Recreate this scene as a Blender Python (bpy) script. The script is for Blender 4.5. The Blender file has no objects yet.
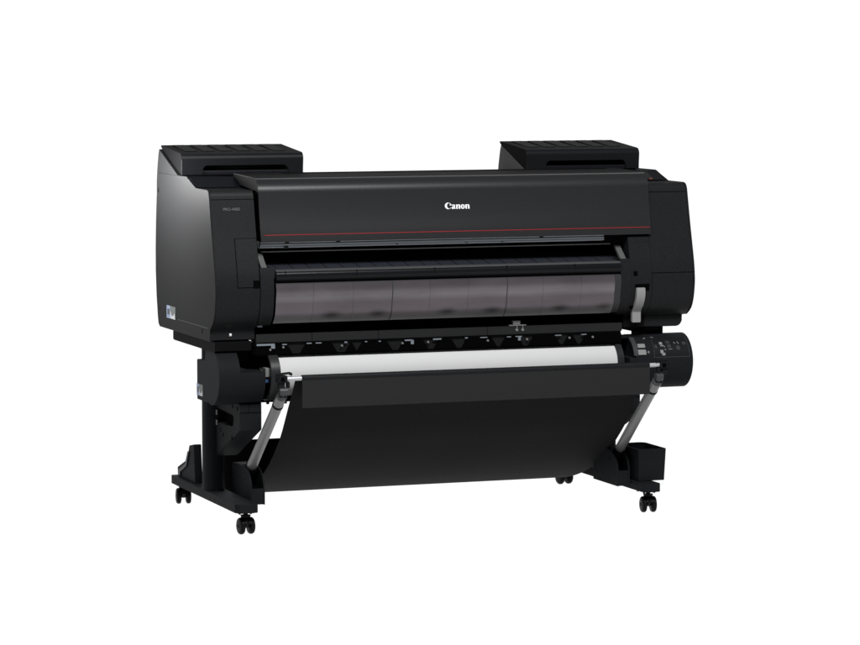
import bpy, bmesh, math
from mathutils import Vector, Matrix
C = bpy.context.scene.collection
R = math.radians

# ------------------------------------------------------------------ materials
def mat(name, col, rough=.45, spec=.25, metal=0, bump=0, bscale=700, var=0, emis=None):
    m = bpy.data.materials.new(name); m.use_nodes = True
    nt = m.node_tree; b = nt.nodes['Principled BSDF']
    b.inputs['Base Color'].default_value = (*col, 1)
    b.inputs['Roughness'].default_value = rough
    b.inputs['Specular IOR Level'].default_value = spec
    b.inputs['Metallic'].default_value = metal
    tc = nt.nodes.new('ShaderNodeTexCoord')
    if bump or var:
        n = nt.nodes.new('ShaderNodeTexNoise'); n.inputs['Scale'].default_value = bscale
        n.inputs['Detail'].default_value = 2
        nt.links.new(tc.outputs['Object'], n.inputs['Vector'])
        if bump:
            bp = nt.nodes.new('ShaderNodeBump'); bp.inputs['Strength'].default_value = bump
            bp.inputs['Distance'].default_value = .0006
            nt.links.new(n.outputs['Fac'], bp.inputs['Height'])
            nt.links.new(bp.outputs['Normal'], b.inputs['Normal'])
        if var:
            n2 = nt.nodes.new('ShaderNodeTexNoise'); n2.inputs['Scale'].default_value = bscale*.6
            nt.links.new(tc.outputs['Object'], n2.inputs['Vector'])
            mr = nt.nodes.new('ShaderNodeMapRange')
            mr.inputs['From Min'].default_value = .3; mr.inputs['From Max'].default_value = .7
            mr.inputs['To Min'].default_value = 1-var; mr.inputs['To Max'].default_value = 1+var
            nt.links.new(n2.outputs['Fac'], mr.inputs['Value'])
            vm = nt.nodes.new('ShaderNodeVectorMath'); vm.operation = 'SCALE'
            vm.inputs[0].default_value = col
            nt.links.new(mr.outputs['Result'], vm.inputs['Scale'])
            nt.links.new(vm.outputs['Vector'], b.inputs['Base Color'])
    return m

M = dict(
    body=mat('black_textured_plastic', (.0088, .0091, .0098), .42, .06, bump=.3, bscale=420, var=.20),
    cover=mat('dark_grey_cover_plastic', (.0118, .0120, .0128), .32, .22, bump=.2, bscale=420, var=.10),
    panel=mat('side_panel_plastic', (.0088, .0089, .0092), .55, .03, bump=.5, bscale=600, var=.45),
    panel_lit=mat('lit_inner_panel_plastic', (.060, .060, .061), .7, .03, bump=.5, bscale=620, var=.35),  # lighter copy of the side panel: the lit look put into its colour
    endface=mat('shaded_end_plastic', (.0019, .0019, .0021), .6, .01, bump=.3, bscale=420),  # darkened copy for left-facing ends, offsetting lamp light in the colour
    smooth=mat('smooth_black_plastic', (.0060, .0062, .0078), .30, 0.06),
    shelf=mat('bluish_black_plastic', (.0020, .0025, .0036), .45, .02),
    top=mat('shaded_black_top', (.0030, .0031, .0036), .6, .01, bump=.2),  # darkened copy for upward faces, holding back backdrop reflection and overhead light
    hole=mat('deep_black', (.0012, .0012, .0012), .8, .01),
    under=mat('chassis_black', (.0035, .0035, .0038), .6, 0.02, bump=.2),
    stand=mat('stand_painted_steel', (.0078, .0084, .0096), .60, .03, bump=.25, var=.12),
    rub=mat('caster_black', (.0042, .0042, .0048), .38, 0.05),
    metal=mat('brushed_grey_metal', (.42, .43, .45), .42, .5, metal=.6),
    rail=mat('carriage_rail_metal', (.40, .43, .46), .38, .4, metal=.2),
    tube=mat('grey_tube', (.15, .15, .15), .35, .30, metal=.2, bump=.1),
    lever=mat('light_grey_plastic', (.17, .17, .17), .45, .3),
    sticker_white=mat('sticker_white', (.32, .33, .34), .5, .1),
    white=mat('white_mark', (.60, .60, .60), .5, .2),
    mark=mat('grey_mark', (.10, .10, .10), .5, .2),
    dim=mat('dim_mark', (.022, .022, .023), .4, .15),
    red=mat('red_line_paint', (.150, .011, .014), .4, .2),
    paper=mat('white_roll_paper', (.41, .41, .41), .7, .1),
    fabric=mat('black_basket_fabric', (.0092, .0092, .0092), .85, .05, bump=.6, bscale=500, var=.22),
    band=mat('grey_basket_hem', (.0150, .0150, .0150), .85, .05, bump=.5, bscale=700, var=.10),
    blue=mat('blue_plastic', (.02, .05, .13), .4, .3),
)

M['sticker_grey'] = mat('sticker_grey', (.085, .095, .09), .5, .1)
M['sticker_blue'] = mat('sticker_blue', (.15, .19, .27), .5, .1)
M['lid'] = mat('lid_black_plastic', (.0055, .0058, .0068), .40, .08, bump=.15)
M['lidpad'] = mat('lid_pad_plastic', (.0055, .0056, .0058), .7, .05, bump=.3)
M['screen'] = mat('panel_screen', (.0045, .0038, .0035), .4, .05)
M['orange'] = mat('orange_mark', (.16, .035, .02), .4, .1)
M['guide'] = mat('guide_grey', (.060, .062, .060), .5, .3)
M['bar'] = mat('gloss_black_bar', (.0050, .0053, .0058), .22, .10)
M['platen'] = mat('platen_plastic', (.016, .018, .023), .4, .1)
M['bar_highlight'] = mat('painted_bar_highlight', (.040, .041, .042), .30, .4)  # lighter tone painted as the highlight along the bar's top
M['railblack'] = mat('rail_black', (.0120, .0122, .0126), .5, .10, bump=.2)
M['plate'] = mat('mechanism_plate_black', (.0080, .0082, .0085), .5, .05, bump=.2)
M['clip'] = mat('clip_metal', (.13, .145, .165), .4, .4)
M['clip2'] = mat('screw_metal', (.12, .12, .12), .4, .4)
M['ctrl'] = mat('control_label_black', (.0070, .0072, .0080), .34, .14)
M['dim2'] = mat('thin_outline', (.050, .050, .050), .5, .1)
M['text'] = mat('grey_print', (.085, .085, .085), .5, .1)
M['lgrey'] = mat('light_button', (.15, .15, .15), .5, .2)
M['key'] = mat('dark_key', (.022, .0225, .023), .4, .25)
M['knob'] = mat('silver_knob', (.20, .20, .20), .32, .5, metal=.3)
M['guardgrey'] = mat('guard_dark_grey', (.028, .029, .030), .4, .2)
M['flange'] = mat('flange_black', (.0130, .0135, .0140), .36, .18)
M['joint'] = mat('joint_grey', (.035, .036, .038), .4, .3, metal=.2)

def window_material():
    m = bpy.data.materials.new('smoked_translucent_plastic'); m.use_nodes = True
    nt = m.node_tree; b = nt.nodes['Principled BSDF']
    b.inputs['Roughness'].default_value = .30
    b.inputs['Specular IOR Level'].default_value = .45
    tc = nt.nodes.new('ShaderNodeTexCoord'); sx = nt.nodes.new('ShaderNodeSeparateXYZ')
    nt.links.new(tc.outputs['Object'], sx.inputs[0])
    # tinted plastic: greyer lower lip, reflection bands painted in by height, with the rollers behind showing as soft dark spots
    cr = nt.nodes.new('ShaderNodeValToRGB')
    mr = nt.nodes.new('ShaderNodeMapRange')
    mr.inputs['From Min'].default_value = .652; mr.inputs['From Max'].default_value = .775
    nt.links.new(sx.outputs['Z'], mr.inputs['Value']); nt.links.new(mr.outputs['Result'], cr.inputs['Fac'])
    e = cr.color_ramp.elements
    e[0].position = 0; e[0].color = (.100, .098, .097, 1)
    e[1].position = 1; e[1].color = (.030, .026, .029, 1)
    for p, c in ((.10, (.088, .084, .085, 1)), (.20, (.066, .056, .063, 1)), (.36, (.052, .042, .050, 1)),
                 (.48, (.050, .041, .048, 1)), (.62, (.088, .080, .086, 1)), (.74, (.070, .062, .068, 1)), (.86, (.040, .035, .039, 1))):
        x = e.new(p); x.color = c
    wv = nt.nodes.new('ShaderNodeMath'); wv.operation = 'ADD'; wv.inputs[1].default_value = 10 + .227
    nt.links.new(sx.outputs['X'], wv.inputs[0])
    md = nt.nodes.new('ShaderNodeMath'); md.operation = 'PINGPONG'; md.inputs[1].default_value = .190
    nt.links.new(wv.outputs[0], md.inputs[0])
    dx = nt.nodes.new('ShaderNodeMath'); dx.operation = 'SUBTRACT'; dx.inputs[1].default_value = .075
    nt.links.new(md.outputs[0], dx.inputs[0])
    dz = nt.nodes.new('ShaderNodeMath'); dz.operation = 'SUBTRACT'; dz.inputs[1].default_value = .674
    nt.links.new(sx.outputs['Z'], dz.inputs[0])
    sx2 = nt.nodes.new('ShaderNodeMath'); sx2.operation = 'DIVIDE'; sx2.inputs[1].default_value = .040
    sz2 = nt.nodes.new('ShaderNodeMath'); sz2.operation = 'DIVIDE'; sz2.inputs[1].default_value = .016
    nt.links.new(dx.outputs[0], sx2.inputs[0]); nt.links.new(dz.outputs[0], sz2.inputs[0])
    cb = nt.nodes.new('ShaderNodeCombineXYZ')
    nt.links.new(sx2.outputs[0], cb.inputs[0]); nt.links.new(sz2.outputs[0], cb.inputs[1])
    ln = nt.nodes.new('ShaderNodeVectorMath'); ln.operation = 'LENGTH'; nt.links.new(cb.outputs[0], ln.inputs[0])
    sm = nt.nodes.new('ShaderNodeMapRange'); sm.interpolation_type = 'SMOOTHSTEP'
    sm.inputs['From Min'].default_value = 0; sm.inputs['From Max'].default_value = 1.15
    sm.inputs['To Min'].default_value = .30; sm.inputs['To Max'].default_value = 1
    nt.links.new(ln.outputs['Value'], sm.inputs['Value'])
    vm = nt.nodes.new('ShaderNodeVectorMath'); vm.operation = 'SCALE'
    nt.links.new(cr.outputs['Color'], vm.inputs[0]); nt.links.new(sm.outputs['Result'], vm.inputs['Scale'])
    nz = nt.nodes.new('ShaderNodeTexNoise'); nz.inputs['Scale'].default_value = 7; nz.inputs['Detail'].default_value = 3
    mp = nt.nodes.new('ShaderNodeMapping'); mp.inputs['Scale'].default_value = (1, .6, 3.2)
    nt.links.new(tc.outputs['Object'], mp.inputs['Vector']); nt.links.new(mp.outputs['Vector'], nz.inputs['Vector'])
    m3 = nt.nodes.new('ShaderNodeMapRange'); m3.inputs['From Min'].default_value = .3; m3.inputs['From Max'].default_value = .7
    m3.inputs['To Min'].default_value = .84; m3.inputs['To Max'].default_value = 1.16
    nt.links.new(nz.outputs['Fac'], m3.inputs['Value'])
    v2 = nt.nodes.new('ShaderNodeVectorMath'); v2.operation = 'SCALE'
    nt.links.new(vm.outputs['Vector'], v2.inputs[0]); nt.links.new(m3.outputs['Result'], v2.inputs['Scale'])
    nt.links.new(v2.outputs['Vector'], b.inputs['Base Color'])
    return m
M['window'] = window_material()

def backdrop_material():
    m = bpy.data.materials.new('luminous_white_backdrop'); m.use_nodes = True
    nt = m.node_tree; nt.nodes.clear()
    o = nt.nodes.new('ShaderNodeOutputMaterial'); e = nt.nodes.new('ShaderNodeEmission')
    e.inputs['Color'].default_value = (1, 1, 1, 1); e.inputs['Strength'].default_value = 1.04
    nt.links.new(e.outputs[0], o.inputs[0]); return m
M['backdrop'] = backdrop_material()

# ------------------------------------------------------------------ mesh helpers
def link(name, bm, m, parent=None, smooth=True, ang=32):
    me = bpy.data.meshes.new(name)
    bmesh.ops.recalc_face_normals(bm, faces=bm.faces)
    bm.to_mesh(me); bm.free()
    if smooth:
        me.shade_smooth(); me.set_sharp_from_angle(angle=R(ang))
    ms = m if isinstance(m, (list, tuple)) else [m]
    for x in ms: me.materials.append(M[x])
    o = bpy.data.objects.new(name, me); C.objects.link(o)
    if parent: o.parent = parent
    if smooth: weigh(o)
    return o

def weigh(o):
    w = o.modifiers.new('weighted_normal', 'WEIGHTED_NORMAL'); w.keep_sharp = True; w.weight = 50

def parts(name, bm, m, parent, **k):
    """link every separate piece of bm as a part of its own"""
    bm.verts.ensure_lookup_table(); left = set(bm.verts); out = []
    while left:
        st = [left.pop()]; isl = set(st)
        while st:
            for e in st.pop().link_edges:
                for v in e.verts:
                    if v not in isl: isl.add(v); left.discard(v); st.append(v)
        t = bmesh.new(); mp = {}
        for v in isl: mp[v] = t.verts.new(v.co)
        for f in {f for v in isl for f in v.link_faces}: t.faces.new([mp[v] for v in f.verts])
        out.append(link(name, t, m, parent, **k))
    bm.free(); return out

def paint_top_tone(o, m, zmin=.93):
    """upward faces recoloured: tops darkened against reflected light, guide bar given a highlight"""
    o.data.materials.append(M[m]); i = len(o.data.materials)-1
    for f in o.data.polygons:
        if f.normal.z > zmin: f.material_index = i

def shade_end_faces(o):
    o.data.materials.append(M['endface']); i = len(o.data.materials)-1
    for f in o.data.polygons:
        if f.normal.x < -.8: f.material_index = i

def bevel_edges(bm, edges, w, seg=2):
    if w > 0 and edges:
        bmesh.ops.bevel(bm, geom=list(edges), offset=w, segments=seg, profile=.5, affect='EDGES', clamp_overlap=True)

def box(bm, x0, x1, y0, y1, z0, z1, bev=0, seg=2, mtx=None):
    t = bmesh.new()
    bmesh.ops.create_cube(t, size=1)
    for v in t.verts:
        v.co = Vector(((x0+x1)/2+v.co.x*(x1-x0), (y0+y1)/2+v.co.y*(y1-y0), (z0+z1)/2+v.co.z*(z1-z0)))
    bevel_edges(t, t.edges[:], bev, seg)
    merge(bm, t, mtx)

def merge(bm, t, mtx=None):
    if mtx is not None: bmesh.ops.transform(t, matrix=mtx, verts=t.verts)
    me = bpy.data.meshes.new('tmp'); t.to_mesh(me); t.free()
    bm.from_mesh(me); bpy.data.meshes.remove(me)

def rounded(pts, n=6):
    """pts: (a, b) or (a, b, radius); returns the outline with the given corners rounded."""
    out = []
    L = len(pts)
    for i, p in enumerate(pts):
        if len(p) == 2 or p[2] <= 0: out.append((p[0], p[1])); continue
        P = Vector(p[:2]); A = Vector(pts[i-1][:2]); B = Vector(pts[(i+1) % L][:2])
        u = (A-P); v = (B-P); lu, lv = u.length, v.length; u /= lu; v /= lv
        ang = u.angle(v); d = min(p[2]/math.tan(ang/2), lu*.49, lv*.49)
        r = d*math.tan(ang/2); bis = (u+v).normalized(); c = P+bis*(r/math.sin(ang/2))
        s = P+u*d-c; e = P+v*d-c
        a0 = math.atan2(s.y, s.x); a1 = math.atan2(e.y, e.x); da = a1-a0
        while da > math.pi: da -= 2*math.pi
        while da < -math.pi: da += 2*math.pi
        for k in range(n+1):
            a = a0+da*k/n; out.append((c.x+r*math.cos(a), c.y+r*math.sin(a)))
    return out

def prism(bm, prof, x0, x1, bev=0, seg=2, axis='x', mtx=None):
    """extrude a closed outline along an axis; prof is (y,z) for x, (x,z) for y, (x,y) for z"""
    t = bmesh.new()
    def co(a, b, c):
        return {'x': (c, a, b), 'y': (a, c, b), 'z': (a, b, c)}[axis]
    v0 = [t.verts.new(co(a, b, x0)) for a, b in prof]
    v1 = [t.verts.new(co(a, b, x1)) for a, b in prof]
    f0 = t.faces.new(v0); f1 = t.faces.new(v1[::-1])
    n = len(prof)
    for i in range(n): t.faces.new((v0[i], v1[i], v1[(i+1) % n], v0[(i+1) % n]))
    if bev:
        bevel_edges(t, set(f0.edges) | set(f1.edges), bev, seg)
    merge(bm, t, mtx)

def lathe(bm, prof, x_axis_at=(0, 0), n=48, axis='x', close=False, mtx=None):
    """prof: list of (pos along the axis, radius)"""
    t = bmesh.new(); rings = []
    cy, cz = x_axis_at
    for a, r in prof:
        ring = []
        for k in range(n):
            w = 2*math.pi*k/n
            p = (a, cy+r*math.cos(w), cz+r*math.sin(w))
            if axis == 'z': p = (cy+r*math.cos(w), cz+r*math.sin(w), a)
            ring.append(t.verts.new(p))
        rings.append(ring)
    for i in range(len(rings)-1):
        for k in range(n):
            t.faces.new((rings[i][k], rings[i+1][k], rings[i+1][(k+1) % n], rings[i][(k+1) % n]))
    if close:
        for k in range(n):
            t.faces.new((rings[-1][k], rings[0][k], rings[0][(k+1) % n], rings[-1][(k+1) % n]))
    else:
        t.faces.new(rings[0]); t.faces.new(rings[-1][::-1])
    merge(bm, t, mtx)

def rod(bm, a, b, r, r2=None, n=20):
    a = Vector(a); b = Vector(b); d = b-a; r2 = r if r2 is None else r2
    q = d.to_track_quat('X', 'Z').to_matrix().to_4x4(); q.translation = a
    L = d.length; c = min(r, r2)*.15
    lathe(bm, [(0, r-c), (c, r), (L-c, r2), (L, r2-c)], n=n, mtx=q)

def cut(o, make):
    """subtract a cutter mesh (built in bmesh by make) from an object"""
    bm = bmesh.new(); make(bm); bmesh.ops.recalc_face_normals(bm, faces=bm.faces)
    me = bpy.data.meshes.new('cutter'); bm.to_mesh(me); bm.free()
    k = bpy.data.objects.new('cutter', me); C.objects.link(k)
    md = o.modifiers.new('b', 'BOOLEAN'); md.operation = 'DIFFERENCE'; md.object = k; md.solver = 'EXACT'
    bpy.context.view_layer.update()
    dg = bpy.context.evaluated_depsgraph_get()
    new = bpy.data.meshes.new_from_object(o.evaluated_get(dg))
    o.modifiers.clear(); o.data = new
    new.shade_flat()
    bpy.data.objects.remove(k)

def tag(o, label=None, cat=None, kind=None, group=None):
    if label: o['label'] = label
    if cat: o['category'] = cat
    if kind: o['kind'] = kind
    if group: o['group'] = group

# ------------------------------------------------------------------ backdrop
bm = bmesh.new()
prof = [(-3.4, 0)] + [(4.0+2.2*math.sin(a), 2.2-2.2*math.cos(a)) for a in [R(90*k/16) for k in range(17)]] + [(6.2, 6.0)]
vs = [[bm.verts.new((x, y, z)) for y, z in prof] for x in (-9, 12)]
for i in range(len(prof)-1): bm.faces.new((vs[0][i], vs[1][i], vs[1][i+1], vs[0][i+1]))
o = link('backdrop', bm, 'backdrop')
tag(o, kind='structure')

# ------------------------------------------------------------------ the printer
P = bpy.data.objects.new('large_format_printer', None); C.objects.link(P)
P.empty_display_size = .1
tag(P, 'black large format inkjet printer on a wheeled stand with an open catch basket', 'printer')

FZ = [(.638, -.006), (.650, -.026), (.672, -.044), (.70, -.055), (.73, -.0605), (.755, -.062), (.80, -.0565),
      (.836, -.048), (.931, -.023), (1.04, .003)]
def F(z):
    """depth of the front face of the body at height z"""
    if z <= FZ[0][0]: return FZ[0][1]
    if z >= FZ[-1][0]: return FZ[-1][1]
    for i in range(len(FZ)-1):
        if FZ[i][0] <= z <= FZ[i+1][0]:
            p0 = FZ[max(i-1, 0)]; p1 = FZ[i]; p2 = FZ[i+1]; p3 = FZ[min(i+2, len(FZ)-1)]
            t = (z-p1[0])/(p2[0]-p1[0]); h = p2[0]-p1[0]
            m1 = (p2[1]-p0[1])/(p2[0]-p0[0])*h; m2 = (p3[1]-p1[1])/(p3[0]-p1[0])*h
            return (2*t**3-3*t*t+1)*p1[1]+(t**3-2*t*t+t)*m1+(-2*t**3+3*t*t)*p2[1]+(t**3-t*t)*m2
def front(z0, z1, n=24, off=0): return [(F(z0+(z1-z0)*k/n)-off, z0+(z1-z0)*k/n) for k in range(n+1)]
def skin(bm, x0, x1, z0, z1, off, thick=.004, n=12, bev=0):
    """a slab that follows the curved front of the body"""
    a = front(z0, z1, n, off); b = front(z0, z1, n, off-thick)[::-1]
    prism(bm, a+b, x0, x1, bev)

def housing_profile(inset=0, base=True):
    p = [(.010, .597+inset), (.0, .600+inset), (.0, .634)] if base else [(.33, .597+inset), (.33, .636), (.0, .636)]
    p += front(.638, 1.040, 40, -inset)
    p += [(.006+inset, 1.050), (.014+inset, 1.057), (.026, 1.060-inset), (.150, 1.060-inset), (.160, 1.0615-inset), (.240, 1.0895-inset), (.250, 1.091-inset),
          (.575-inset, 1.091-inset), (.588-inset, 1.060), (.600-inset, 1.010), (.610-inset, .930), (.6165-inset, .850), (.617-inset, .776), (.609-inset, .695),
          (.597-inset, .625), (.590-inset, .606+inset), (.575-inset, .597+inset)]
    return p

# side housings
def side_housing(x0, x1, outer):
    bm = bmesh.new(); prism(bm, housing_profile(.002, outer < 0), x0, x1, .004 if outer > 0 else .001, 2)
    if outer > 0: prism(bm, rounded([(x0, .5985), (.780, .5985, .022), (.783, .6358), (x0, .6358)]), .003, .329, .003, axis='y')
    return link('side_housing', bm, 'body', P)
HL = side_housing(-.7925, -.655, -1)
HR = side_housing(.6485, .7925, 1)
paint_top_tone(HL, 'top', .985); paint_top_tone(HR, 'top', .985)
# inner faces of the right housing under the cover run further in
bm = bmesh.new()
prism(bm, [(.10, .64)] + front(.640, .892, 20, -.001) + [(.10, .892)], .5745, .6475, .0015)
o = link('inner_front_panel', bm, 'body', P)
for x0, x1, z0, z1 in ((.584, .597, .769, .783), (.578, .593, .662, .672)):
    bm = bmesh.new(); skin(bm, x0, x1, z0, z1, .0008, .004); link('latch_socket', bm, 'hole', o)

# side panels (thin skins with the speckled finish)
def side_panel(x0, x1):
    bm = bmesh.new(); prism(bm, housing_profile(0, x0 < 0), x0, x1, .0022, 3)
    return link('side_panel', bm, 'panel', P)
SL = side_panel(-.7968, -.7922)
for y0, y1, z0, z1 in ((.575, .583, 1.028, 1.042), (.081, .088, .616, .630), (.568, .573, .653, .660)):
    bm = bmesh.new(); box(bm, -.7971, -.7950, y0, y1, z0, z1); link('panel_slot', bm, 'hole', SL)
SR = side_panel(.7922, .7968)
# horizontal seam on the lower side
bm = bmesh.new(); box(bm, -.7972, -.7960, .02, .36, .6365, .6380)
link('side_seam', bm, 'dim', SL)

# warning sticker: blue strip, grey field, white figure
def sticker(x, y0, y1, z0, z1, parent):
    bm = bmesh.new(); box(bm, x-.0006, x, y0, y1, z0, z1)
    s = link('warning_sticker', bm, 'sticker_grey', parent, smooth=False)
    w = y1-y0; h = z1-z0
    bm = bmesh.new(); box(bm, x-.0010, x-.0006, y1-w*.40, y1, z0, z1)
    link('sticker_stripe', bm, 'sticker_blue', s, smooth=False)
    bm = bmesh.new()
    box(bm, x-.0014, x-.0010, y1-w*.34, y1-w*.10, z0+h*.30, z0+h*.74)
    link('sticker_symbol', bm, 'dim', s, smooth=False)
    bm = bmesh.new()
    prism(bm, [(y1-w*.42, z0+h*.60), (y1-w*.55, z0+h*.25), (y1-w*.78, z0+h*.28), (y1-w*.92, z0+h*.50), (y1-w*.97, z0+h*.02), (y1-w*.42, z0+h*.02)], x-.0010, x-.0006)
    link('sticker_symbol', bm, 'sticker_white', s, smooth=False)
sticker(-.7968, .386, .486, .633, .673, P)

# left housing: hinged access door, text, indicator
def panel_seam(parent, x0, x1, z0, z1, name='access_door'):
    bm = bmesh.new(); skin(bm, x0-.0014, x1+.0014, z0-.0014, z1+.0014, -.0004, .004)
    s = link('door_gap', bm, 'hole', parent)
    bm = bmesh.new(); skin(bm, x0, x1, z0, z1, .0006, .004, 16)
    return link(name, bm, 'body', parent)
panel_seam(HL, -.7245, -.6565, .766, .912)
bm = bmesh.new(); skin(bm, -.6765, -.6555, .764, .786, .0012, .003); link('door_latch_slot', bm, 'hole', HL)
bm = bmesh.new(); skin(bm, -.7925, -.655, 1.0300, 1.0315, -.0012, .003); link('top_cap_seam', bm, 'hole', HL)
bm = bmesh.new(); skin(bm, .65, .7925, 1.0300, 1.0315, -.0012, .003); link('top_cap_seam', bm, 'hole', HR)
bm = bmesh.new(); skin(bm, .6470, .7925, .7755, .7772, -.0012, .003); link('panel_seam', bm, 'hole', HR)
bm = bmesh.new(); skin(bm, .6470, .6490, .6800, .7755, -.0012, .003); link('panel_seam', bm, 'hole', HR)
bm = bmesh.new(); lathe(bm, [(-.7355, .0), (-.7355, .0045), (-.7295, .0045), (-.7295, .0)], (-.001, .617), 16)
link('indicator_light', bm, 'white', HL)

# text helper: a flat filled outline laid on the sloping front
def text_mesh(name, body, size, m, parent, origin, tilt=0, spacing=1.0, bold=0):
    cu = bpy.data.curves.new(name, 'FONT'); cu.body = body; cu.size = size; cu.extrude = .0003
    cu.space_character = spacing; cu.offset = bold
    t = bpy.data.objects.new('t', cu); C.objects.link(t)
    bpy.context.view_layer.update(); dg = bpy.context.evaluated_depsgraph_get()
    me = bpy.data.meshes.new_from_object(t.evaluated_get(dg)); bpy.data.objects.remove(t)
    me.materials.clear(); me.materials.append(M[m])
    o = bpy.data.objects.new(name, me); C.objects.link(o); o.parent = parent
    o.location = origin; o.rotation_euler = (R(90)-tilt, 0, 0)
    return o
text_mesh('model_text', 'PRO-4000', .0128, 'text', HL, (-.755, -.0072, .9970), R(14), .98)

# top cover
CY = [(-.0445, .9010), (-.0435, .9035), (-.0280, .980), (-.0150, 1.052), (-.010, 1.070), (-.001, 1.083), (.012, 1.0905), (.030, 1.0945), (.244, 1.1000), (.247, 1.098), (.247, 1.070), (.050, 1.060), (.012, 1.045), (-.010, .960), (-.022, .9000), (-.042, .8995)]
def smooth_cover():
    p = [(-.0435, .9035), (-.0360, .9400), (-.0285, .9780), (-.0215, 1.015)]
    c = (.028, 1.0440); 
    # rounded shoulder from the front face on to the top
    for k in range(13):
        a = R(172 - (172-93)*k/12); p.append((c[0]+.0465*math.cos(a)*1.0, c[1]+.0490*math.sin(a)))
    p += [(.243, 1.1000, 0), (.247, 1.098), (.247, 1.070), (.050, 1.060), (.012, 1.045), (-.006, .960), (-.018, .9000), (-.0425, .8995)]
    return [(q[0], q[1]) for q in p]
bm = bmesh.new(); prism(bm, smooth_cover(), -.646, .6515, .0022, 2)
CV = link('top_cover', bm, 'cover', P); paint_top_tone(CV, 'top', .975)
shade_end_faces(CV)
bm = bmesh.new()
prism(bm, [(-.0407, .9205), (-.0403, .9228), (-.0390, .9228), (-.0390, .9205)], -.634, .6485)
link('red_line', bm, 'red', CV)
# rear strip of the cover top
bm = bmesh.new(); box(bm, -.50, .60, .20, .215, 1.0985, 1.1002); link('cover_top_seam', bm, 'hole', CV)

# logo: serif letters drawn as filled outlines
def logo(origin, w, h, tilt, parent):
    cu = bpy.data.curves.new('logo_lettering', 'CURVE'); cu.dimensions = '2D'; cu.fill_mode = 'BOTH'; cu.extrude = .0004
    def poly(pts):
        s = cu.splines.new('POLY'); s.points.add(len(pts)-1); s.use_cyclic_u = True
        for i, q in enumerate(pts): s.points[i].co = (q[0], q[1], 0, 1)
    def ell(cx, cy, rx, ry, a0=0, a1=360, n=28): return [(cx+rx*math.cos(R(a0+(a1-a0)*k/n)), cy+ry*math.sin(R(a0+(a1-a0)*k/n))) for k in range(n+1)]
    # C: heavy left bowl, hooked terminal, thin foot
    outer = ell(.53, .50, .53, .52, 42, 318, 40)
    inner = ell(.66, .50, .33, .43, 312, 52, 30)
    poly(outer + [(1.02, .30), (.94, .22)] + inner + [(.74, .60), (.98, .56), (1.04, .74)])
    # lower-case letters are .68 tall
    def n_(x):
        poly([(x, 0), (x+.24, 0), (x+.24, .52), (x+.33, .60), (x+.40, .52), (x+.40, 0), (x+.64, 0), (x+.64, .50), (x+.58, .66), (x+.46, .71), (x+.34, .69), (x+.24, .62), (x+.20, .71), (x-.08, .64), (x-.06, .58), (x, .60)])
    def o_(x):
        poly(ell(x+.33, .345, .33, .365, 0, 359, 36)); poly(ell(x+.33, .345, .10, .26, 0, 359, 30)[::-1])
    def a_(x):
        poly([(x+.62, .05), (x+.52, -.01), (x+.40, .03), (x+.34, .09), (x+.22, -.02), (x+.08, .0), (x, .10), (x+.01, .24), (x+.12, .34), (x+.33, .41),
              (x+.33, .54), (x+.26, .62), (x+.17, .56), (x+.10, .47), (x+.0, .54), (x+.06, .65), (x+.22, .71), (x+.42, .70), (x+.55, .60), (x+.56, .16), (x+.62, .12)])
        poly([(x+.33, .34), (x+.24, .27), (x+.22, .16), (x+.27, .10), (x+.33, .15)][::-1])
    a_(1.06); n_(1.80); o_(2.52); n_(3.28)
    t = bpy.data.objects.new('t', cu); C.objects.link(t)
    bpy.context.view_layer.update(); dg = bpy.context.evaluated_depsgraph_get()
    me = bpy.data.meshes.new_from_object(t.evaluated_get(dg)); bpy.data.objects.remove(t)
    me.materials.clear(); me.materials.append(M['white'])
    for v in me.vertices: v.co.x *= w/3.92; v.co.y *= h
    o = bpy.data.objects.new('logo_lettering', me); C.objects.link(o); o.parent = parent
    o.location = origin; o.rotation_euler = (R(90)-tilt, 0, 0)
logo((-.0420, -.0265, .9905), .0815, .0195, R(11), CV)

# rear body between the housings
bm = bmesh.new()
prism(bm, rounded([(.255, 1.075), (.575, 1.085, .02), (.600, .99), (.612, .85), (.605, .70), (.580, .62, .01), (.16, .60), (.16, .90)]), -.6545, .648, .002)
link('rear_body', bm, 'body', P)

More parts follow.
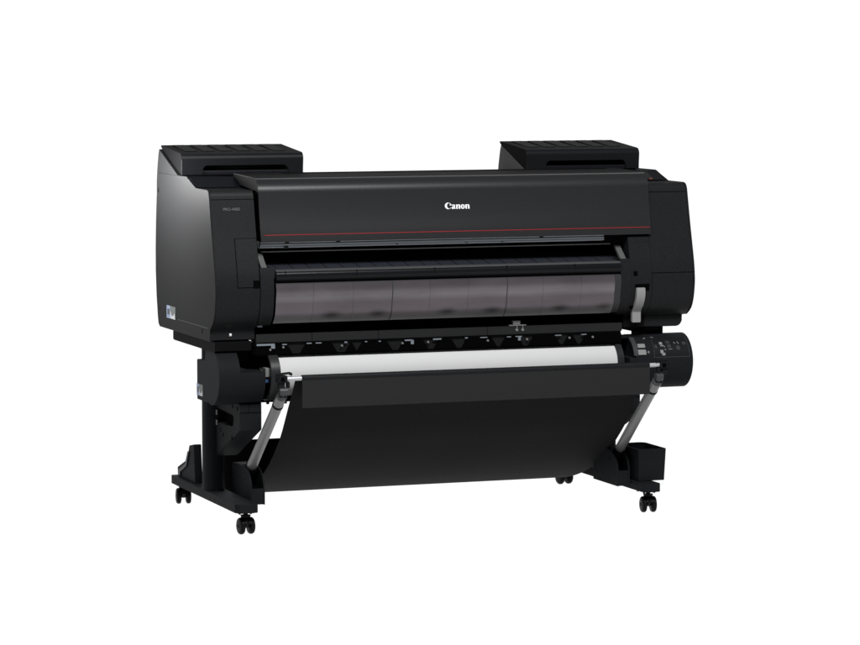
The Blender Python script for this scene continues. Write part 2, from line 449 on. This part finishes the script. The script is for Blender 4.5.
# ink tank towers and lids
def tank_unit(ul):
    uw = .401
    bm = bmesh.new()
    prism(bm, [(.360, 1.0915), (.574, 1.166), (.583, 1.150), (.596, 1.100), (.603, 1.060), (.606, 1.01), (.360, 1.01)], ul-.010 if ul < 0 else ul, ul+uw-.004, .002)
    tw = link('ink_tank_housing', bm, 'panel' if ul < 0 else 'panel_lit', P)
    bm = bmesh.new()
    pr = rounded([(.346, 1.0925), (.3455, 1.158, .020), (.590, 1.1790, .004), (.577, 1.1665), (.362, 1.0925)], 16)
    prism(bm, pr, ul, ul+uw, .0065, 8)
    lid = link('ink_tank_lid', bm, 'lid', P)
    def hand(bm):
        x0, x1 = ul+.072, ul+uw-.052
        p = rounded([(x0-.006, 1.080), (x0, 1.121, .014), (x1, 1.121, .014), (x1+.006, 1.080)], 6)
        prism(bm, p, .30, .385, axis='y')
    cut(lid, hand); paint_top_tone(lid, 'top', .97); shade_end_faces(lid)
    bm = bmesh.new(); box(bm, ul+.05, ul+uw-.03, .37, .40, 1.088, 1.13); link('grip_recess', bm, 'hole', lid)
    bm = bmesh.new(); box(bm, ul+.068, ul+uw-.048, .350, .372, 1.0905, 1.1045, .003); link('grip_lip', bm, 'smooth', lid)
    # raised pads across the lid top
    bm = bmesh.new()
    sl = math.atan2(.021, .22)
    for k in range(6):
        x = ul+.030+k*.058
        t = bmesh.new(); box(t, 0, .040, 0, .155, -.001, .0011, .001, 1)
        merge(bm, t, Matrix.Translation((x, .405, 1.1630+.0007)) @ Matrix.Rotation(sl, 4, 'X'))
    parts('lid_pad', bm, 'lidpad', lid)
    return lid
tank_unit(-.785)
tank_unit(.379)

# sloping shelf skins in front of the lids (smooth bluish black), right one carries the operation panel
sl = math.atan2(.0280, .080)
def shelf(x0, x1, name):
    bm = bmesh.new(); t = bmesh.new(); box(t, x0, x1, 0, .084, -.002, .0012, .0008, 1)
    merge(bm, t, Matrix.Translation((0, .1600, 1.0612)) @ Matrix.Rotation(sl, 4, 'X'))
    return link(name, bm, 'shelf', P)
shelf(-.7900, -.648, 'sloping_shelf')
OP = shelf(.648, .7900, 'operation_panel')
def on_shelf(name, x0, x1, s0, s1, m, h=.0006, base=.0012):
    bm = bmesh.new(); t = bmesh.new(); box(t, x0, x1, s0, s1, base, base+h)
    merge(bm, t, Matrix.Translation((0, .1600, 1.0612)) @ Matrix.Rotation(sl, 4, 'X'))
    return link(name, bm, m, OP, smooth=False)
on_shelf('display_screen', .668, .752, .010, .070, 'screen')
on_shelf('status_light', .736, .7480, .004, .0085, 'orange', .0012)
on_shelf('panel_icon', .712, .718, .003, .007, 'mark', .0012)

# carriage opening under the cover
bm = bmesh.new(); box(bm, -.6545, .5740, .130, .1590, .62, 1.06); link('carriage_bay_wall', bm, 'hole', P)
bm = bmesh.new()
prism(bm, [(-.016, .8985), (-.016, .8960), (-.004, .8950), (-.004, .8932), (-.016, .8925), (-.0175, .8880), (-.0135, .8870), (-.0140, .8850), (-.0180, .8842), (-.018, .8822), (.0, .879), (.05, .879), (.05, .8985)], -.640, .500, .001)
RL = link('carriage_rail', bm, 'rail', P)
bm = bmesh.new()
for x in (-.560, -.395, .28): box(bm, x, x+.012, -.0180, -.0, .8950, .8988)
for x in (-.553,): box(bm, x-.012, x+.002, -.0195, -.005, .8815, .8850)
for x in (-.20, .03, .15): box(bm, x, x+.006, -.0190, -.005, .8830, .8850)
parts('rail_notch', bm, 'hole', RL)
bm = bmesh.new(); box(bm, -.6300, .530, .004, .02, .8665, .8695); 
link('encoder_strip', bm, 'tube', P)
bm = bmesh.new(); box(bm, .50, .5740, .01, .125, .865, .898, .002); link('carriage_block', bm, 'under', P)
# platen
bm = bmesh.new(); prism(bm, [(-.050, .8125), (.125, .8420), (.125, .79), (-.045, .79)], -.6160, .5740); PL = link('platen', bm, 'platen', P)
bm = bmesh.new()
for k in range(22):
    x = -.59+k*.0535
    prism(bm, [(-.040, .8145), (.122, .8418), (.122, .8424), (-.040, .8151)], x, x+.0015)
parts('platen_groove', bm, 'hole', PL)
# slanted side arms of the paper guide
def guide_arm(x0, x1):
    bm = bmesh.new()
    prism(bm, [(-.047, .822), (.005, .8640), (.018, .8640), (-.030, .822)], x0, x1, .001)
    link('guide_arm', bm, 'guide', P)
guide_arm(-.6460, -.6280); guide_arm(.5450, .5640)

# front guide bar
bm = bmesh.new()
pr = [(-.030, .8165)] + [(-.0455-.0195*math.sin(R(a)), .7970+.0195*math.cos(R(a))) for a in range(0, 181, 9)] + [(-.030, .7775)]
prism(bm, pr, -.6030, .5395, .001)
G = link('paper_guide_bar', bm, 'bar', P); paint_top_tone(G, 'bar_highlight', .66)
bm = bmesh.new()
for x in (-.575, -.345, -.09, .15, .38): box(bm, x, x+.0010, -.0653, -.050, .7920, .8120)
parts('bar_seam', bm, 'hole', G)

# end caps
def end_cap(x0, x1):
    bm = bmesh.new()
    prism(bm, [(.03, .645)] + [(.0, .642)] + front(.645, .8235, 24, .0005) + [(.03, .8235)], x0, x1, .0015)
    return link('end_cap', bm, 'body', P)
end_cap(-.6530, -.6105); end_cap(.5405, .5735)

# smoked window in panels
seams = [-.6040, -.4840, -.3550, -.2270, -.1040, .0230, .1530, .2740, .4040, .5190]
bm = bmesh.new()
def wave(z): return .0010*math.sin((z-.66)/.115*math.pi*3.2)
WN = 40
def wprof(z0, z1, off): return [(F(z0+(z1-z0)*k/WN)-off-wave(z0+(z1-z0)*k/WN), z0+(z1-z0)*k/WN) for k in range(WN+1)]
for a, b in zip(seams[:-1], seams[1:]):
    prism(bm, wprof(.6500, .7740, .0)+[(-.03, .7740), (.0, .66)], a+.0003, b-.0003, .0004, 1)
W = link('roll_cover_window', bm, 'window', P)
bm = bmesh.new(); prism(bm, wprof(.6515, .7730, -.0016)+[(-.02, .7730), (.01, .66)], -.6042, .5190); link('window_backing', bm, 'hole', W)
bm = bmesh.new()
for s in (-.2270, .1530):
    prism(bm, wprof(.6520, .7735, .0006)+[(-.03, .7730), (.0, .66)], s-.0016, s+.0012)
parts('window_joint', bm, 'dim', W)
bm = bmesh.new(); prism(bm, wprof(.6520, .7740, .0003)+[(-.03, .7740), (.0, .66)], .5195, .5400, .0008, 1)
link('window_end_strip', bm, 'dim', W)
bm = bmesh.new(); box(bm, -.604, .54, -.0600, -.03, .7742, .7752); link('window_top_edge', bm, 'dim', W)

# lever
bm = bmesh.new()
lp = []
N = 22
for k in range(N+1):
    t = k/N; z = .7310-.1130*t
    y = F(z)-.010-.004*math.sin(t*math.pi*2)+(.018*max(0, t-.60)/.4 if t > .60 else 0)
    y = min(y, F(max(z, .655))-.004)
    lp.append((y, z))
prism(bm, lp[::-1]+[(a+.012, b) for a, b in lp], .5910, .6200, .0022, 3)
LV = link('release_lever', bm, 'lever', P)
bm = bmesh.new(); skin(bm, .5890, .6380, .7210, .7420, .0008, .004); link('lever_slot', bm, 'hole', P)

# base lip, underside chassis and lower rail
bm = bmesh.new(); box(bm, .575, .6480, .002, .10, .5990, .6390, .002)
link('base_lip', bm, 'under', P)
bm = bmesh.new(); prism(bm, [(-.003, .568), (-.003, .5965), (.465, .5965), (.470, .590), (.470, .566), (.46, .5630), (.012, .5630)], -.782, -.665, .002)
link('underside_chassis', bm, 'under', P)
bm = bmesh.new(); prism(bm, [(.03, .585), (.03, .5965), (.465, .5965), (.470, .590), (.470, .580)], .665, .712, .002)
prism(bm, [(.560, .5985), (.560, .5960), (.655, .5760), (.700, .5740), (.700, .5985)], .060, .090, axis='y')
link('underside_chassis', bm, 'under', P)
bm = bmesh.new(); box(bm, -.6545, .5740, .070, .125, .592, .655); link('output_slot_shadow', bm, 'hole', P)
bm = bmesh.new()
for a, b in ((-.650, -.4700), (-.4692, -.2530), (-.2522, .1100), (.1108, .5710)):
    box(bm, a, b, .0, .055, .5890, .6155, .0018)
LR = link('lower_front_rail', bm, 'railblack', P)
bm = bmesh.new(); box(bm, -.650, .571, .010, .050, .5520, .5888); link('lower_mechanism_plate', bm, 'plate', P)
MP = bpy.data.objects['lower_mechanism_plate']
bm = bmesh.new()
for a, b in ((-.65, -.53), (-.507, -.385), (-.36, -.32), (-.322, -.204), (-.185, -.085), (-.068, .010), (.025, .145), (.155, .235), (.25, .36), (.37, .42), (.43, .588)):
    prism(bm, [(max(a, -.65), .5510), (max(a+.018, -.65) if a > -.64 else -.65, .5800), (min(b-.018, .571), .5800), (min(b, .571), .5510)], .003, .0099, axis='y')
parts('mechanism_cutout', bm, 'hole', MP)
bm = bmesh.new(); box(bm, -.650, .571, .006, .050, .5470, .5518); link('mechanism_lower_edge', bm, 'hole', MP)
bm = bmesh.new()
for x, z, w, h in ((-.648, .5795, .058, .006), (-.602, .5700, .013, .010), (-.566, .5800, .015, .0035), (-.487, .5810, .016, .0035), (-.458, .5810, .019, .0035),
                   (-.364, .5800, .009, .0045), (-.297, .5800, .007, .0035), (-.252, .5800, .007, .0035), (-.166, .5795, .026, .0045),
                   (-.146, .5690, .010, .0130), (-.072, .5800, .028, .0045), (.035, .5810, .009, .004), (.086, .5810, .024, .003),
                   (.176, .5800, .014, .003), (.205, .5805, .022, .003), (.214, .5690, .009, .0120), (.340, .5800, .022, .003), (.43, .580, .018, .003)):
    box(bm, x, x+w, -.0015, .0030, z, z+h, .0006, 1)
parts('mechanism_clip', bm, 'clip', MP)
bm = bmesh.new()
for x, z in ((-.604, .5665), (-.5620, .5730), (-.372, .5720), (-.173, .5730), (-.088, .574), (.1120, .5720), (.245, .5720), (.39, .572), (.47, .572)):
    lathe(bm, [(-.004, .001), (-.0035, .0030), (.0, .0040)], (0, 0), 12, mtx=Matrix.Translation((x, .002, z)) @ Matrix.Rotation(R(90), 4, 'Z'))
parts('screw', bm, 'clip2', MP)
# little slide clamp on the rail
bm = bmesh.new()
box(bm, .1830, .2400, -.003, .012, .6160, .6195, .0006, 1)
box(bm, .1960, .2200, -.004, .012, .6195, .6330, .001, 1)
for x in (.2090, .2290):
    box(bm, x-.0012, x+.0012, -.003, .0, .6080, .6160)
    lathe(bm, [(-.0035, .002), (-.003, .0042), (.0, .0048)], (0, 0), 12, mtx=Matrix.Translation((x, -.0002, .6030)) @ Matrix.Rotation(R(90), 4, 'Z'))
link('slide_clamp', bm, 'tube', P)
bm = bmesh.new(); box(bm, -.646, -.632, -.01, .02, .6380, .6440, .001, 1); link('corner_clip', bm, 'clip', P)

# ------------------------------------------------------------------ roll unit (below the body)
YC, ZC = .046, .485
RU = .0870
def circ(a0, a1, n, r=RU, yc=YC, zc=ZC):
    """angle 0 faces the front, 90 is up"""
    return [(yc-r*math.cos(R(a0+(a1-a0)*k/n)), zc+r*math.sin(R(a0+(a1-a0)*k/n))) for k in range(n+1)]
# left drive housing
bm = bmesh.new(); prism(bm, circ(0, 360, 72)[:-1], -.780, -.712, .0025, 2)
DL = link('roll_unit_housing', bm, 'stand', P)
bm = bmesh.new()
prism(bm, circ(12, -90, 36, RU-.001) + [(.15, ZC-RU+.001), (.15, .565), (.118, .5650), (.108, .5035)], -.7118, -.6320, .0015)
link('drive_housing_step', bm, 'stand', DL)
bm = bmesh.new(); box(bm, -.7100, -.6900, -.02, .05, .4990, .5130, .002); link('housing_tab', bm, 'stand', DL)
bm = bmesh.new(); box(bm, -.7790, -.7150, .09, .208, .4000, .5260, .003); BB = link('motor_box', bm, 'stand', DL)
bm = bmesh.new(); box(bm, -.7700, -.6500, .09, .150, .5240, .5630, .002); link('upper_mount', bm, 'stand', DL)
bm = bmesh.new(); box(bm, -.7110, -.6560, .152, .165, .40, .566); link('rear_web', bm, 'under', DL)
sticker(-.7790, .142, .208, .414, .450, P)
# right housing with controls
YR, ZR, RR = .042, .486, .0875
def circR(a0, a1, n, r=RR): return circ(a0, a1, n, r, YR, ZR)
bm = bmesh.new(); prism(bm, circR(0, 360, 72)[:-1], .6020, .8000, .0035, 3)
DR = link('roll_unit_housing', bm, 'stand', P)
bm = bmesh.new()
prism(bm, circR(13, -90, 36, RR-.001) + [(.14, ZR-RR+.001), (.14, .565), (.10, .563), (.09, .5060)], .5790, .6018, .0012)
prism(bm, circR(112, 70, 10, RR-.001) + circR(70, 112, 10, RR-.006), .5640, .6018, .0008)
link('housing_step', bm, 'stand', DR)
def patch(bm, x0, x1, a0, a1, off=.0008, n=10):
    prism(bm, circR(a0, a1, n, RR+off)+circR(a1, a0, n, RR-.002), x0, x1)
bm = bmesh.new(); patch(bm, .6690, .7890, 12, 66, .0005, 24)
CP = link('control_label', bm, 'ctrl', P)
bm = bmesh.new()
patch(bm, .6690, .7890, 11.6, 12.2, .0008); patch(bm, .7885, .7893, 12, 60, .0008)
for k in range(8):
    a = 54-k*5.6; patch(bm, .6680-.0004*k, .6692-.0004*k, a-3.6, a, .0008)
link('control_outline', bm, 'dim2', CP)
def marks(name, items, m, off=.0012):
    bm = bmesh.new()
    for x0, x1, a0, a1 in items: patch(bm, x0, x1, a0, a1, off, 4)
    parts(name, bm, m, CP)
marks('control_symbol', [(.642, .646, 57.5, 60), (.645, .650, 59, 62), (.669, .675, 62, 64), (.6735, .6785, 60.5, 63.5), (.643, .650, 22, 25.5), (.6455, .6475, 20.5, 27)], 'mark')
marks('control_button', [(.690, .7005, 40, 46.5), (.692, .704, 36, 38.5), (.688, .6985, 20, 27.5), (.693, .704, 15.5, 21)], 'lgrey')
marks('control_mark', [(.7035, .7075, 33.5, 36), (.7045, .7085, 26.5, 29.5), (.7175, .7310, 28.2, 29.6), (.741, .7435, 42.5, 46), (.7430, .7460, 41, 43.5), (.753, .756, 43, 46.5), (.755, .758, 40.5, 44)], 'mark')
marks('control_key', [(.713, .727, 42, 49.5), (.716, .728, 32.5, 40), (.746, .758, 27, 36), (.770, .782, 38, 46), (.672, .680, 32, 40)], 'key')
bm = bmesh.new(); prism(bm, circR(18, 29, 6, RR+.004)+circR(29, 18, 6, RR-.01), .610, .6370, .0015); prism(bm, circR(33, 42, 6, RR+.005)+circR(42, 33, 6, RR-.01), .6120, .6370, .0015)
parts('release_knob', bm, 'knob', DR)
bm = bmesh.new(); prism(bm, circR(17, 66, 14, RR+.0012)+circR(66, 17, 14, RR-.004), .5960, .6110, .001)
link('curved_guard', bm, 'guardgrey', DR)
bm = bmesh.new(); box(bm, .690, .745, .07, .20, .556, .5985, .001); link('mount_neck', bm, 'under', P)
# rear beam behind the roll
bm = bmesh.new(); box(bm, -.640, .600, .128, .300, .3900, .5620, .002)
BM = link('roll_unit_beam', bm, 'under', P)
bm = bmesh.new(); k = 0
x = -.60
while x < .58:
    box(bm, x, x+.008, .135, .145, .3830, .3905, .001, 1); x += .032 if k % 2 else .026; k += 1
parts('beam_bolt', bm, 'rub', BM)

# spindle with flanges, holding the roll
bm = bmesh.new(); lathe(bm, [(-.712, .014), (-.712, .016), (.60, .016), (.60, .014)], (.048, .485), 24)
SP = link('spindle', bm, 'rub', P)
bm = bmesh.new(); lathe(bm, [(-.5790, .040), (-.5790, .0765), (-.5805, .0785), (-.6090, .0785), (-.6110, .0765), (-.6110, .0690), (-.5950, .0670), (-.5950, .0300), (-.612, .0260), (-.628, .0240), (-.628, .017), (-.59, .017)], (.048, .485), 64, close=True)
FL = link('roll_flange', bm, 'flange', P)
bm = bmesh.new()
for k in range(14):
    a = R(360*k/14); rr = .050
    box(bm, -.603, -.5945, .048+rr*math.cos(a)-.003, .048+rr*math.cos(a)+.003, .485+rr*math.sin(a)-.003, .485+rr*math.sin(a)+.003, .001, 1)
parts('flange_stud', bm, 'under', FL)
bm = bmesh.new(); box(bm, -.624, -.610, -.012, .020, .484, .512, .003); link('gear_block', bm, 'tube', FL)
bm = bmesh.new(); box(bm, -.624, -.612, -.006, .012, .4660, .4760, .002); link('lock_tab', bm, 'blue', FL)
bm = bmesh.new(); lathe(bm, [(.5495, .030), (.5495, .0715), (.5510, .0735), (.5690, .0735), (.5705, .0715), (.5705, .0350), (.578, .030)], (.048, .485), 64)
link('roll_flange', bm, 'flange', P)

# the paper roll: a thing of its own, resting on the spindle
bm = bmesh.new()
lathe(bm, [(-.5780, .026), (-.5780, .0655), (-.5775, .0660), (.5485, .0660), (.5490, .0655), (.5490, .026)], (.048, .485), 96, close=True)
PR = link('paper_roll', bm, 'paper', None)
tag(PR, 'white roll of paper held between two black flanges below the printer body', 'paper roll')

# ------------------------------------------------------------------ stand
def wheel_bm():
    bm = bmesh.new()
    lathe(bm, [(-.0085, .006), (-.0085, .0185), (-.0065, .0235), (-.0030, .0260), (.0035, .0262), (.0070, .0240), (.0085, .0190), (.0085, .006)], n=36)
    return bm
wheel_mesh = None; caster_mesh = None; hub_mesh = None
def caster(x, y, rz):
    global wheel_mesh, caster_mesh, hub_mesh
    if wheel_mesh is None:
        bm = bmesh.new()
        lathe(bm, [(.050, .0110), (.052, .0120), (.0540, .0150), (.0600, .0160), (.0600, .007), (.0705, .007)], axis='z', n=24)
        prism(bm, rounded([(-.006, .020), (-.024, .034, .006), (-.018, .051, .008), (.012, .0530, .006), (.013, .022)]), -.0052, .0052, .001)
        caster_mesh = link('caster', bm, 'rub', P)
        c = caster_mesh
        hoods = bmesh.new()
        for s in (-1, 1):
            prism(hoods, circ(20, 160, 16, .0285, 0, .026)+circ(160, 20, 16, .0265, 0, .026), s*.0075 - .0035, s*.0075+.0035, .0006, 1)
        link('wheel_hood', hoods, 'rub', c)
        w1 = link('wheel', wheel_bm(), 'rub', c); w1.location = (-.0160, 0, .0262); wheel_mesh = w1
        w2 = w1.copy(); C.objects.link(w2); w2.parent = c; w2.location = (.0160, 0, .0262)
        bm = bmesh.new(); lathe(bm, [(-.0250, .003), (-.0250, .0060), (.0250, .0060), (.0250, .003)], n=16)
        ax = link('axle', bm, 'under', c); ax.location = (0, 0, .0262)
    else:
        c = caster_mesh.copy(); C.objects.link(c); c.parent = P
        for ch in list(caster_mesh.children):
            d = ch.copy(); C.objects.link(d); d.parent = c
    c.location = (x, y, 0); c.rotation_euler = (0, 0, R(rz))
    return c
caster(-.686, 0, 4); caster(.665, 0, -8); caster(-.686, .700, -10); caster(.665, .706, 6)

def foot(x0, x1):
    bm = bmesh.new()
    prism(bm, rounded([(x0, .690, .004), (x0, -.030), (x0+.012, -.046), (x1-.003, -.046), (x1, -.040), (x1, .690, .004)], 3), .0710, .0990, .0022, axis='z')
    f = link('stand_foot', bm, 'stand', P)
    bm = bmesh.new()
    for y in (.20, .24): lathe(bm, [(x0-.0012, .001), (x0-.0012, .0035), (x0+.002, .0035), (x0+.002, .001)], (y, .084), 12)
    for dx, dy in ((-.018, -.024), (.018, -.024), (-.018, .024), (.018, .024)):
        lathe(bm, [(.0655, .001), (.0655, .0035), (.0711, .0035)], ((x0+x1)/2+dx, dy), 10, axis='z')
    box(bm, x0+.012, x1-.008, -.032, .032, .0685, .0712)
    parts('foot_bolt', bm, 'rub', f)
    return f
foot(-.730, -.659); foot(.6260, .6890)

def column(x, y):
    bm = bmesh.new()
    pr = [(x+.0335*math.copysign(abs(math.cos(a))**.8, math.cos(a)), y+.036*math.copysign(abs(math.sin(a))**.8, math.sin(a))) for a in [2*math.pi*k/64 for k in range(64)]]
    prism(bm, pr, .0995, .5650, 0, axis='z')
    return link('stand_column', bm, 'stand', P)
column(-.700, .302); column(.643, .302)

def gusset(x0, x1, dz=0):
    bm = bmesh.new()
    prism(bm, [(.010, .4000), (.010, .3200), (.022, .3160), (.268, .2110), (.272, .3180), (.090, .3220), (.078, .3300), (.074, .3560), (.086, .3620), (.268, .3640), (.268, .4000)], x0, x1, .0022)
    g = link('stand_bracket', bm, 'stand', P)
    bm = bmesh.new(); box(bm, x0+.02, x1-.004, .07, .266, .3200, .3650); link('bracket_recess', bm, 'hole', g)
    bm = bmesh.new()
    for y, z in ((.19, .286), (.215, .2995), (.095, .2890), (.035, .385), (.085, .387)):
        box(bm, x0-.0010, x0+.002, y-.0035, y+.0035, z-.0065, z+.0065, .0008, 1)
    parts('bracket_slot', bm, 'hole', g)
    bm = bmesh.new()
    for z in (.318, .350): box(bm, x0-.0030, x0+.001, .252, .262, z-.008, z+.008, .001, 1)
    parts('bracket_screw', bm, 'mark', g)
    bm = bmesh.new(); box(bm, x0+.0, x1, .0085, .011, .3735, .3745); box(bm, x0+.028, x0+.0288, .0085, .011, .3745, .3990)
    link('bracket_seam', bm, 'hole', g)
    return g
gusset(-.700, -.630); gusset(.5720, .6400)

# rear support on the left foot
def rear_support(x0, x1):
    bm = bmesh.new()
    prism(bm, rounded([(.660, .0995), (.664, .1280, .004), (.600, .1480), (.545, .1660, .006), (.520, .2150, .004), (.470, .2240, .004), (.455, .0995)], 4), x0, x1, .003)
    s = link('rear_support', bm, 'stand', P)
    bm = bmesh.new(); prism(bm, [(.640, .104), (.642, .122), (.560, .150), (.530, .195), (.515, .195), (.545, .144), (.62, .118), (.62, .104)], x0-.004, x0+.001, .001)
    link('support_rib', bm, 'smooth', s)
rear_support(-.716, -.690); rear_support(.645, .670)

# arm sockets
def socket(x0, x1):
    bm = bmesh.new()
    side = rounded([(.036, .0830), (.036, .1330), (.040, .152), (.050, .169), (.068, .184), (.095, .193), (.120, .1960), (.235, .1940, .004), (.235, .0830)], 3)
    prism(bm, side, x0, x0+.0050, .0012)
    prism(bm, side, x1-.0050, x1, .0012)
    box(bm, x0+.0045, x1-.0045, .0365, .234, .0840, .1335, .001, 1)
    box(bm, x0+.0045, x1-.0045, .170, .234, .1330, .1930, .001, 1)
    s = link('arm_socket', bm, 'stand', P)
    bm = bmesh.new()
    for y, z in ((.100, .165), (.075, .120), (.165, .110), (.21, .110)):
        lathe(bm, [(x0-.0012, .001), (x0-.0012, .0045), (x0+.002, .0045)], (y, z), 14)
    parts('socket_bolt', bm, 'rub', s)
    bm = bmesh.new(); box(bm, x0+.0052, x1-.0052, .038, .168, .1338, .1345); link('socket_recess', bm, 'hole', s)
    return s
socket(-.6580, -.6120); socket(.5730, .6170)

def basket_arm(x, xs, xk, s):
    """support arm from its socket up to the basket rod"""
    top = Vector((x, -.150, .448)); bot = Vector((xs, .122, .178)); piv = Vector((xs, .148, .152)); d = (top-bot).normalized()
    bm = bmesh.new(); rod(bm, bot, bot+d*((top-bot).length*.955), .0162, n=28)
    a = link('basket_arm', bm, 'tube', P)
    bm = bmesh.new(); rod(bm, piv, bot+d*.028, .0192, n=28)
    link('lower_sleeve', bm, 'stand', a)
    bm = bmesh.new(); p = bot+d*((top-bot).length*.835); rod(bm, p, p+d*.012, .0176, n=28); link('collar', bm, 'stand', a)
    bm = bmesh.new(); rod(bm, top-d*.012, top+d*.012, .0095, n=20)
    lathe(bm, [(-.012, .004), (-.012, .0125), (.012, .0125), (.012, .004)], n=24, mtx=Matrix.Translation(top+Vector((0, -.002, .006))))
    rod(bm, top-d*.018, top-d*.008, .0168, n=24)
    link('arm_joint', bm, 'joint', a)
    bm = bmesh.new()
    box(bm, xk-.015, xk+.013, -.163, -.138, .480, .503, .003)
    box(bm, xk-s*.004-.010, xk-s*.004+.010, -.158, -.142, .462, .482, .003)
    box(bm, min(xk+s*.012, xk+s*.022), max(xk+s*.012, xk+s*.022), -.158, -.142, .464, .484, .003)
    for a_, b_ in (((-.017, .482), (-.017, .506)), ((-.017, .506), (.026, .510)), ((.026, .510), (.026, .502))):
        rod(bm, (xk+s*a_[0], -.158, a_[1]), (xk+s*b_[0], -.158, b_[1]), .0026, n=10)
        rod(bm, (xk+s*a_[0], -.142, a_[1]), (xk+s*b_[0], -.142, b_[1]), .0026, n=10)
    rod(bm, (xk-s*.004, -.150, .472), top+Vector((0, 0, .004)), .008, n=16)
    link('rod_clamp', bm, 'stand', a)
    bm = bmesh.new(); box(bm, xk-.009, xk+.004, -.1650, -.1625, .485, .498, .001, 1); link('clamp_window', bm, 'hole', a)
    return a
basket_arm(-.6120, -.6350, -.6130, 1); basket_arm(.6320, .6090, .6480, -1)

# basket: rod, hem band, hanging fabric
bm = bmesh.new(); rod(bm, (-.602, -.150, .492), (.640, -.150, .492), .0068, n=24)
BR = link('basket_rod', bm, 'metal', P)
bm = bmesh.new(); rod(bm, (-.553, -.150, .4925), (.5985, -.150, .4925), .0098, n=24)
link('rod_sleeve', bm, 'body', BR)
bm = bmesh.new(); box(bm, -.5525, -.551+1.150, -.1575, -.1550, .4010, .4930, .0006, 1)
link('basket_hem', bm, 'band', P)

def catmull(pts, n):
    out = []
    for i in range(len(pts)-1):
        p0 = pts[max(i-1, 0)]; p1 = pts[i]; p2 = pts[i+1]; p3 = pts[min(i+2, len(pts)-1)]
        for k in range(n):
            t = k/n
            out.append(tuple(.5*((2*p1[j])+(-p0[j]+p2[j])*t+(2*p0[j]-5*p1[j]+4*p2[j]-p3[j])*t*t+(-p0[j]+3*p1[j]-3*p2[j]+p3[j])*t**3) for j in range(2)))
    out.append(pts[-1]); return out
fp = catmull([(-.1480, .4900), (-.125, .455), (-.080, .400), (.000, .302), (.065, .244), (.135, .192), (.210, .148), (.290, .112), (.370, .085), (.450, .064), (.530, .049), (.595, .043), (.635, .055), (.652, .090), (.656, .150), (.652, .200)], 8)
bm = bmesh.new()
NX = 60
grid = []
for i in range(NX+1):
    x = -.571+(1.159)*i/NX; col = []
    for j, (y, z) in enumerate(fp):
        s = j/len(fp)
        w = (.0022*math.sin(x*7+2.1*s*3)+.0014*math.sin(x*19+5*s))*max(0, math.sin(math.pi*min(1, s*1.9)))
        col.append(bm.verts.new((x, y+w, z+w*.6)))
    grid.append(col)
for i in range(NX):
    for j in range(len(fp)-1): bm.faces.new((grid[i][j], grid[i+1][j], grid[i+1][j+1], grid[i][j+1]))
bmesh.ops.recalc_face_normals(bm, faces=bm.faces)
bmesh.ops.solidify(bm, geom=bm.faces[:], thickness=.0012)
FB = link('basket_fabric', bm, ['fabric'], P)
bm = bmesh.new(); rod(bm, (-.575, .652, .203), (.583, .652, .203), .0055, n=16); link('rear_basket_rod', bm, 'rub', P)

# accessory bin on the right foot
def ring(x0, x1, y0, y1, r, n=6): return rounded([(x0, y0, .004), (x1, y0, .004), (x1, y1, r), (x0, y1, r)], n)
bm = bmesh.new()
t = .0025
lv = [(.1010, .004, 0), (.2040, 0, 0), (.2040, 0, t), (.1045, .004, t)]
rs = []
for z, ins, th in lv:
    q = ring(.632+ins+th, .7290-ins-th, .002+ins+th, .180-ins-th, .022)
    rs.append([bm.verts.new((a, b, z)) for a, b in q])
for a, b in zip(rs[:-1], rs[1:]):
    m_ = len(a)
    for k in range(m_): bm.faces.new((a[k], a[(k+1) % m_], b[(k+1) % m_], b[k]))
bm.faces.new(rs[0]); bm.faces.new(rs[-1][::-1])
link('accessory_bin', bm, 'stand', P)

# ------------------------------------------------------------------ camera
cd = bpy.data.cameras.new('camera'); cam = bpy.data.objects.new('camera', cd); C.objects.link(cam)
cam.location = (-3.57792665, -9.53384853, 1.52834417)
cam.rotation_euler = (R(90-5.025684), 0, R(-20.136382))
cd.sensor_width = 36; cd.lens = 3264.274*36/860; cd.clip_start = .1; cd.clip_end = 100
bpy.context.scene.camera = cam

# ------------------------------------------------------------------ light
w = bpy.data.worlds.new('World'); bpy.context.scene.world = w; w.use_nodes = True
w.node_tree.nodes['Background'].inputs['Color'].default_value = (.9, .95, 1, 1)
w.node_tree.nodes['Background'].inputs['Strength'].default_value = .12
def area(name, loc, target, sx, sy, power, col=(1, 1, 1)):
    l = bpy.data.lights.new(name, 'AREA'); l.shape = 'RECTANGLE'; l.size = sx; l.size_y = sy; l.energy = power; l.color = col
    o = bpy.data.objects.new(name, l); C.objects.link(o); o.location = loc
    o.rotation_euler = (Vector(target)-Vector(loc)).to_track_quat('-Z', 'Y').to_euler()
area('overhead_softbox', (-.6, -3.2, 4.2), (0, 0, .8), 3.2, 1.0, 430)
area('side_panel_fill_lamp', (-1.00, .38, 1.11), (-.80, .37, 1.06), .50, .09, 16)  # added strip lamp close by, only to brighten the left side panel

sc = bpy.context.scene
sc.view_settings.view_transform = 'Standard'; sc.view_settings.look = 'None'; sc.view_settings.exposure = 0
